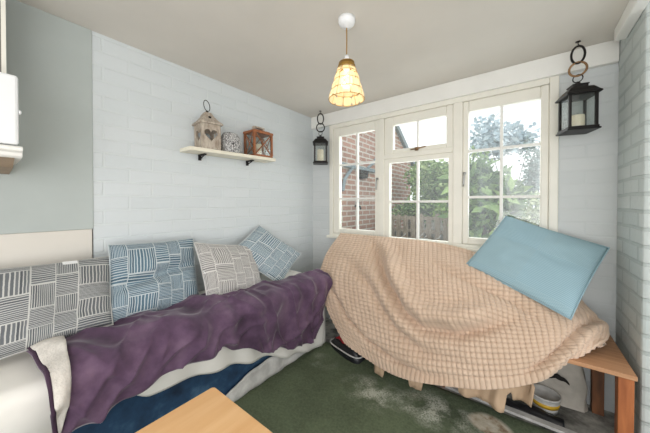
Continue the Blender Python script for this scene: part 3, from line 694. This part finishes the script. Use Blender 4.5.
for sy in (-1, 1):
    g = MB(); g.box(-hd+.008, hd-.008, sy*hw-.001, sy*hw+.001, .016, hh-.014); g.build('pane', 'lantern_glass', cl)
    b = MB(); b.tube([(-hd+.006, sy*(hw+.003), .018), (hd-.006, sy*(hw+.003), hh-.016)], .0045, 4); b.tube([(hd-.006, sy*(hw+.003), .018), (-hd+.006, sy*(hw+.003), hh-.016)], .0045, 4); b.build('crossed_bars', 'copper', cl)
def candle(loc, r, h, label):
    b = MB(); b.lathe([(r*.97, 0), (r, .006), (r, h-.006), (r*.93, h), (r*.4, h-.004)], n=24)
    o = b.build('candle', 'candle', smooth=True); o.location = loc
    w = MB(); w.tube([(0, 0, h-.006), (.002, 0, h+.012)], .0015, 6); w.build('wick', 'black', o); return tag(o, label, 'candle')
candle((.085, yl-.01, shelf_z(yl)+.017), .026, .088, 'white pillar candle inside the red-brown wooden lantern')
# ------------------------------------------------------------------ black hanging lanterns
def black_lantern(loc, rz, label):
    o = empty('hanging_lantern', loc, rz, label, 'lantern', None)
    s = .056
    b = MB(); b.box(-.071, .071, -.071, .071, 0, .010); b.box(-.066, .066, -.066, .066, .010, .022); b.build('base', 'black', o, bevel=.003)
    for sx in (-1, 1):
        for sy in (-1, 1):
            b = MB(); b.box(sx*s-.006, sx*s+.006, sy*s-.006, sy*s+.006, .022, .192); b.build('post', 'black', o)
    for r_ in range(4):
        b = MB(); R = Matrix.Rotation(r_*PI/2, 4, 'Z'); b.box(-s+.006, s-.006, s-.001, s+.001, .022, .190, R); b.build('pane', 'lantern_glass', o)
    b = MB(); prof = [(.068, .192), (.075, .196), (.075, .201), (.065, .212), (.056, .226), (.048, .236), (.033, .240), (.033, .252), (.037, .254), (.037, .258), (.012, .266)]
    b.lathe([(r*1.414, z) for r, z in prof], n=4); b.v = [tuple(Matrix.Rotation(PI/4, 3, 'Z') @ Vector(p)) for p in b.v]
    b.build('roof', 'black', o, bevel=.002)
    b = MB(); b.lathe([(.010, .262), (.012, .272), (.006, .280)], n=12); b.ring((0, 0, .298), .021, .0028, (.8, -.6, 0), (0, 0, 1), 20); b.build('hanging_ring', 'black', o, smooth=True)
    return o
Lc = at(320.5, 164, y=-.13); LZ = Lc.z-.0
black_lantern((Lc.x, Lc.y, Lc.z), math.radians(38), 'black metal candle lantern hanging left of the window by the corner')
candle((Lc.x, Lc.y, Lc.z+.023), .031, .115, 'tall cream candle inside the lantern left of the window')
Rc = at(576.5, 132.5, y=-.13)
black_lantern((Rc.x, Rc.y, Rc.z), math.radians(16.5), 'black metal candle lantern hanging right of the window')
candle((Rc.x, Rc.y, Rc.z+.023), .031, .070, 'short cream candle inside the lantern right of the window')
def chain(c, zlow, label, brass):
    o = empty('hanging_chain', (c.x, c.y, H), 0, label, 'chain'); D = zlow - H    # D < 0 : top of lantern ring
    b = MB(); b.lathe([(.012, -.004), (.010, 0)], n=12); b.tube([(0, 0, -.002), (0, 0, -.016), (.006, 0, -.024), (0, 0, -.032), (-.006, 0, -.026)], .0025, 6); b.build('ceiling_hook', 'chain', o, smooth=True)
    L = -D - .026; R1 = L*.56/2 + .003; R2 = L*.44/2 + .003
    for i in range(2):
        r1 = R1 if i == 0 else R2; zc = (-.026 - R1) if i == 0 else (-.026 - 2*R1 + .006 - R2)
        wv = Vector((c.y-CY, CX-c.x, 0)).normalized()*(.58 if i == 0 else .95); k = MB()
        k.ring((0, 0, zc), r1, .0056, wv, (0, 0, 1), 24, 8); lk = k.build('link', 'brass' if (brass and i == 1) else 'chain', o, smooth=True)
    return o
chain(Lc, Lc.z+.318, 'dark two ring chain holding the lantern left of the window', False)
chain(Rc, Rc.z+.318, 'ring chain with one brass ring holding the right hand lantern', True)
# ------------------------------------------------------------------ pendant lamp
pc = at(346.5, 20, z=H); PX, PY = pc.x, pc.y
pend = empty('pendant_lamp', (PX, PY, H), 0, 'lit pendant lamp with gold capiz shell disc shade hanging from the ceiling', 'lamp')
b = MB(); b.lathe([(.041, 0), (.041, -.016), (.037, -.028), (.027, -.037), (.012, -.041), (.006, -.046)][::-1], n=32); b.build('ceiling_rose', 'white', pend, smooth=True)
b = MB(); b.tube([(0, 0, -.045), (.001, 0, -.11), (0, 0, -.19)], .0028, 8); b.build('cord', 'gold', pend)
b = MB(); b.lathe([(.016, -.243), (.017, -.213), (.012, -.193), (.008, -.178)], n=20); b.build('lamp_holder', 'white', pend, smooth=True)
b = MB(); b.lathe([(.004, -.340), (.016, -.336), (.026, -.323), (.030, -.303), (.026, -.283), (.016, -.263), (.013, -.244)], n=20); b.build('bulb', 'bulb', pend, smooth=True)
zt, zb, rt, rb = -.214, -.392, .036, .087
b = MB()
for t in (0, .08, .28, .50, .76, 1.0):
    b.ring((0, 0, lerp(zt, zb, t)), lerp(rt, rb, t), .0018, (1, 0, 0), (0, 1, 0), 32, 5)
for k_ in range(8):
    a = 2*PI*k_/8; b.tube([(rt*math.cos(a), rt*math.sin(a), zt), (rb*math.cos(a), rb*math.sin(a), zb)], .0012, 5)
for k_ in range(3):
    a = 2*PI*k_/3; b.tube([(.015*math.cos(a), .015*math.sin(a), zt), (rt*math.cos(a), rt*math.sin(a), zt)], .0015, 5)
sf = b.build('shade_frame', 'gold', pend, smooth=True)
b = MB(); b.lathe([(lerp(rt, rb, .2), lerp(zt, zb, .2)), (rt, zt)], n=32, cap=False); b.build('shade_collar', 'gold', pend, smooth=True, solid=.001)
disc = None; slope = math.atan2(rb-rt, zt-zb)
for t, n, rd in ((.25, 9, .0185), (.45, 10, .021), (.66, 11, .0232), (.88, 12, .0245)):
    for k_ in range(n):
        a = 2*PI*(k_ + (.5 if n % 2 else 0))/n; R = lerp(rt, rb, t)
        if disc is None:
            b = MB(); b.lathe([(.97, -.04), (1, 0), (.97, .04)], n=20); disc = b.build('shell_disc', 'capiz', pend); d = disc
        else: d = disc.copy(); C.objects.link(d); d.parent = pend
        d.scale = (rd, rd, rd*.3); d.location = (R*math.cos(a), R*math.sin(a), lerp(zt, zb, t))
        d.rotation_euler = (Matrix.Rotation(a, 3, 'Z') @ Matrix.Rotation(PI/2 - slope, 3, 'Y')).to_euler()
# ------------------------------------------------------------------ things at the left edge
ex = at(20, 110, x=.34).y
ls = empty('moulded_bracket_shelf', (.17, ex-.25, 1.30), 0, 'white moulded shelf edge at the far left edge of the photo, brown underneath', 'shelf')
so = (.17, ex-.25, 1.30)
b = MB(); prof = [(.008, 1.385), (.345, 1.385), (.355, 1.378), (.352, 1.368), (.338, 1.362), (.332, 1.350), (.32, 1.345), (.008, 1.345)]
b.prism([Vector((x, ex+.008, z)) for x, z in prof], Vector((0, -.5, 0))); rel(b).build('cornice', 'white_paint', ls, bevel=.002)
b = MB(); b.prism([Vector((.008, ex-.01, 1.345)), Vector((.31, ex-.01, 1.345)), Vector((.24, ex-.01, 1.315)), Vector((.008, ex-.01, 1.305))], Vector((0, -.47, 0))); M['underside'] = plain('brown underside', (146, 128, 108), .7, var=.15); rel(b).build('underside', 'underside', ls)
wc = empty('cabinet', (.17, ex-.25, 1.388), 0, 'plain white box cabinet with a side knob at the far left edge', 'cabinet'); so = (.17, ex-.25, 1.388)
b = MB(); b.box(.008, .34, ex-.49, ex, 1.39, 1.64); rel(b).build('body', 'white', wc, bevel=.009)
b = MB(); b.lathe([(.008, 0), (.008, .004), (.004, .007)], n=12); b.v = [(x, z, y) for x, y, z in b.v]
b.v = [(p[0]+.33-so[0], p[1]+ex-so[1], p[2]+1.51-so[2]) for p in b.v]; b.build('knob', 'white', wc, smooth=True)
pf = at(8, 40, x=.20)
fm = empty('mirror', (.2, pf.y-.2, 1.642), 0, 'tall cream framed mirror standing on the white cabinet at the left edge', 'mirror'); so = (.2, pf.y-.2, 1.642)
b = MB(); b.box(.185, .205, pf.y-.012, pf.y, 1.642, 2.04); b.box(.185, .205, pf.y-.40, pf.y-.388, 1.642, 2.04); b.box(.185, .205, pf.y-.388, pf.y-.012, 1.642, 1.654); b.box(.185, .205, pf.y-.388, pf.y-.012, 2.028, 2.04); rel(b).build('frame', 'frame', fm)
k = NT('mirror silvering'); k.b.inputs['Metallic'].default_value = 1; k.b.inputs['Roughness'].default_value = .12; k.l(k.ramp(k.noise(3, 2, k.obj()), [(.3, (120, 122, 120)), (.7, (170, 172, 170))]), k.b.inputs['Base Color']); M['mirror'] = k.m
b = MB(); b.box(.190, .198, pf.y-.388, pf.y-.012, 1.654, 2.028); rel(b).build('mirror_glass', 'mirror', fm)
# ------------------------------------------------------------------ outside
b = MB(); b.box(-9, 14, .9, 30, .30, .62); b.v = [p for p in b.v]; struct(b.build('garden_ground', 'soil'))
bx = -.25
b = MB(); poly = [(.30, 0), (3.70, 0), (3.70, 2.20), (2.72, 2.80), (1.5, 3.4), (.30, 3.4)]
b.prism([Vector((bx, y, z)) for y, z in poly], Vector((-.22, 0, 0)))
hw_ = empty('neighbouring_house_wing', (bx-.1, 2, 0), 0, 'red brick house wing with sloping roof edge outside the left window pane', 'building'); so = (bx-.1, 2, 0)
hb = rel(b).build('brick_side', 'brick_red', hw_)
hb.data.materials[0] = M['brick_red']
b = MB(); b.prism([Vector((bx+.06, 2.45, 2.97)), Vector((bx+.06, 3.85, 2.11)), Vector((bx+.06, 3.80, 2.02)), Vector((bx+.06, 2.40, 2.88))], Vector((-.3, 0, 0))); rel(b).build('barge_board', 'bracket_paint', hw_)
# timber bracket on the brick
q0 = at(341, 165, x=bx); 
br = empty('timber_bracket', (bx, q0.y, q0.z), 0, 'grey-blue timber bracket fixed to the red brick outside the left pane', 'bracket')
b = MB(); b.box(.002, .05, -.05, 1.0, -.022, .03); b.build('arm', 'bracket_paint', br, bevel=.004)
b = MB(); b.tube([(.028, .0, -.36), (.028, .05, -.2), (.028, .25, -.022)], .03, 4); b.build('strut', 'bracket_paint', br)
b = MB(); b.prism([Vector((.004, .45, -.022)), Vector((.004, .72, -.022)), Vector((.004, .68, -.14)), Vector((.004, .5, -.16))], Vector((.05, 0, 0))); b.build('hinge_plate', 'black', br)
b = MB(); b.tube([(.028, .72, .03), (.028, .95, .14), (.028, 1.0, .22)], .022, 4); b.build('scroll_end', 'bracket_paint', br)
q0 = at(355, 206, x=bx)
tp = empty('garden_tap', (bx, q0.y, q0.z), 0, 'small dark garden tap on the brick wall outside the left pane', 'tap')
b = MB(); b.tube([(.002, 0, 0), (.06, 0, 0), (.09, 0, -.01), (.10, 0, -.05)], .014, 8); b.tube([(.05, 0, 0), (.05, 0, .045)], .009, 8); b.build('spout', 'black', tp, smooth=True)
b = MB(); b.tube([(.05, -.05, .05), (.05, 0, .052), (.05, .05, .05)], .010, 8); b.build('lever', 'black', tp, smooth=True)
# fence
fn = empty('picket_fence', (.5, 1.95, .62), 0, 'low weathered wooden picket fence outside the middle window', 'fence')
for i in range(15):
    x = -.68 + i*.118 + random.uniform(-.008, .008); h = random.uniform(.32, .38); b = MB()
    b.prism([Vector((x-.036, 0, 0)), Vector((x+.036, 0, 0)), Vector((x+.036, 0, h)), Vector((x, 0, h+.03)), Vector((x-.036, 0, h))], Vector((0, .018, 0))); b.build('picket', 'weather', fn)
for z in (.10, .30):
    b = MB(); b.box(-.72, 1.03, .018, .05, z, z+.05); b.build('rail', 'weather', fn)
for i in range(6):
    x = random.uniform(.0, 1.0); y = random.uniform(1.35, 1.8); b = MB(); a = random.uniform(-.5, .5); L = random.uniform(.25, .5)
    n_ = 6; b.tube([(L*(q/n_-.5)*math.cos(a), L*(q/n_-.5)*math.sin(a), .012 + .03*q/n_+.01*math.sin(q*2)) for q in range(n_+1)], .009, 6)
    b.tube([(0, 0, .03), (.05, .05, .07), (.07, .09, .10)], .005, 5)
    o = b.build('pruned_branch', 'grey_white', smooth=True); o.location = (x, y, .625)
    tag(o, 'pale cut branch lying on the soil in front of the picket fence', 'branch', 'cut branches by the fence')
def shrub(name, ctr, rad, n, size, mat, label, base_z, stems=5, long=1.0, cat='shrub', hollow=.45, sd=0):
    rnd = random.Random(sd); ctr = Vector(ctr); o = empty(name, (ctr.x, ctr.y, base_z), 0, label, cat); org = Vector((ctr.x, ctr.y, base_z))
    b = MB()
    blobs = [(Vector((rnd.uniform(-1, 1)*rad[0]*.6, rnd.uniform(-1, 1)*rad[1]*.6, rnd.uniform(-1, 1)*rad[2]*.6)), rnd.uniform(.4, .65)) for _ in range(9)]
    for i in range(n):
        c, s = blobs[i % 9]
        while True:
            d = Vector((rnd.uniform(-1, 1), rnd.uniform(-1, 1), rnd.uniform(-1, 1)))
            if hollow < d.length < 1: break
        p = ctr + c + Vector((d.x*rad[0], d.y*rad[1], d.z*rad[2]))*s
        if p.z < base_z+.02: p.z = base_z + .02 + rnd.random()*.1
        ax = Vector((rnd.uniform(-1, 1), rnd.uniform(-1, 1), rnd.uniform(-.7, .9))).normalized(); sx = ax.cross(Vector((rnd.uniform(-1, 1), rnd.uniform(-1, 1), rnd.uniform(-1, 1)))).normalized()
        L = size*rnd.uniform(.6, 1.3)*long; w = size*rnd.uniform(.22, .34); p = p - org
        b.add([p, p+ax*L*.5+sx*w, p+ax*L, p+ax*L*.5-sx*w], [(0, 1, 2, 3)])
    b.build('foliage', mat, o)
    s = MB()
    for i in range(stems):
        a = 2*PI*i/stems; top = Vector((math.cos(a)*rad[0]*.5, math.sin(a)*rad[1]*.5, ctr.z-base_z)); s.tube([(math.cos(a)*.03, math.sin(a)*.03, 0), top*.5+Vector((0, 0, .05)), top], .02, 6, taper=[.022, .016, .008])
    s.build('stem', 'bark', o, smooth=True); return o
shrub('shrub', (.85, 3.0, 1.42), (.95, .40, .56), 3600, .085, 'leaf_mid', 'large hazy green shrub behind the picket fence', .62, sd=1)
shrub('shrub', (.28, 2.3, 1.05), (.36, .16, .24), 1000, .075, 'leaf_long', 'low green bush just above the pickets at the left of the middle pane', .62, sd=2)
shrub('shrub', (1.05, 2.3, 1.04), (.40, .16, .22), 1100, .085, 'leaf_bright', 'low spreading green plant above the right half of the picket fence', .62, sd=6)
shrub('shrub', (1.40, 1.35, 1.13), (.40, .25, .50), 1600, .12, 'leaf_long', 'dark leafy bush with long leaves outside the right window', .62, long=1.5, sd=3)
shrub('shrub', (2.05, 3.0, 1.0), (.42, .35, .34), 1500, .07, 'leaf_pale', 'pale yellow-green bush low in the right window pane', .62, sd=4)
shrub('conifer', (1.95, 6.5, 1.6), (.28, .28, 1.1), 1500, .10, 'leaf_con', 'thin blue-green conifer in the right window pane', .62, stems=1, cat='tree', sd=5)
shrub('tree', (1.35, 9, 3.5), (1.2, .6, .75), 1000, .26, 'leaf_bluegrey', 'pale blue-grey leafy blotches high in the right window pane', .62, stems=2, cat='tree', hollow=.2, sd=8)  # far crown built for the blue-grey blotches in this pane
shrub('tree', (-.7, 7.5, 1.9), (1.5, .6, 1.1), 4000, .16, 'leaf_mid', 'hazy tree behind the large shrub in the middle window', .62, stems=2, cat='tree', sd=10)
# ------------------------------------------------------------------ light
w = bpy.data.worlds.new('World'); bpy.context.scene.world = w; w.use_nodes = True
nt = w.node_tree; bg = nt.nodes['Background']
tc = nt.nodes.new('ShaderNodeTexCoord'); sx = nt.nodes.new('ShaderNodeSeparateXYZ'); rp = nt.nodes.new('ShaderNodeValToRGB')
nt.links.new(tc.outputs['Generated'], sx.inputs[0]); nt.links.new(sx.outputs[2], rp.inputs[0])
rp.color_ramp.elements[0].color = (.98, .99, 1, 1); rp.color_ramp.elements[1].color = (.94, .97, 1, 1)
nt.links.new(rp.outputs[0], bg.inputs[0]); bg.inputs[1].default_value = 1.75
def area(name, loc, target, size, power, col=(1, 1, 1)):
    d = bpy.data.lights.new(name, 'AREA'); d.shape = 'RECTANGLE'; d.size, d.size_y = size; d.energy = power; d.color = col
    o = bpy.data.objects.new(name, d); C.objects.link(o); o.location = loc
    o.rotation_euler = (Vector(target)-Vector(loc)).to_track_quat('-Z', 'Y').to_euler(); return o
area('fill_behind_camera', (2.3, -3.3, 1.7), (.9, -.3, .8), (1.8, 1.4), 20, (1, .985, .96))  # unseen area lamp added behind the camera as fill
area('window_daylight', (1.1, .35, 1.5), (1.1, -1.5, .9), (1.6, .9), 14, (.95, .98, 1))
area('ceiling_fill', (2.0, -3.0, .7), (1.1, -1.0, 2.07), (1.4, .8), 14, (1, .99, .97))  # added low lamp aimed up to brighten the ceiling
pl = bpy.data.lights.new('bulb_light', 'POINT'); pl.energy = .7; pl.color = (1, .90, .72); pl.shadow_soft_size = .03
po = bpy.data.objects.new('bulb_light', pl); C.objects.link(po); po.location = (PX, PY, H-.40)
# ------------------------------------------------------------------ camera
cam = bpy.data.cameras.new('camera'); co = bpy.data.objects.new('camera', cam); C.objects.link(co)
cam.sensor_width = 36; cam.lens = 36*F/650; pitch = math.radians(.6)
cam.shift_y = -((433/2-HOR) - F*math.tan(pitch))/650
co.location = (CX, CY, CZ); co.rotation_euler = (PI/2 - pitch, 0, YAW); cam.clip_start = .02
sc = bpy.context.scene; sc.camera = co
sc.view_settings.view_transform = 'Standard'; sc.view_settings.look = 'None'; sc.view_settings.exposure = -.18
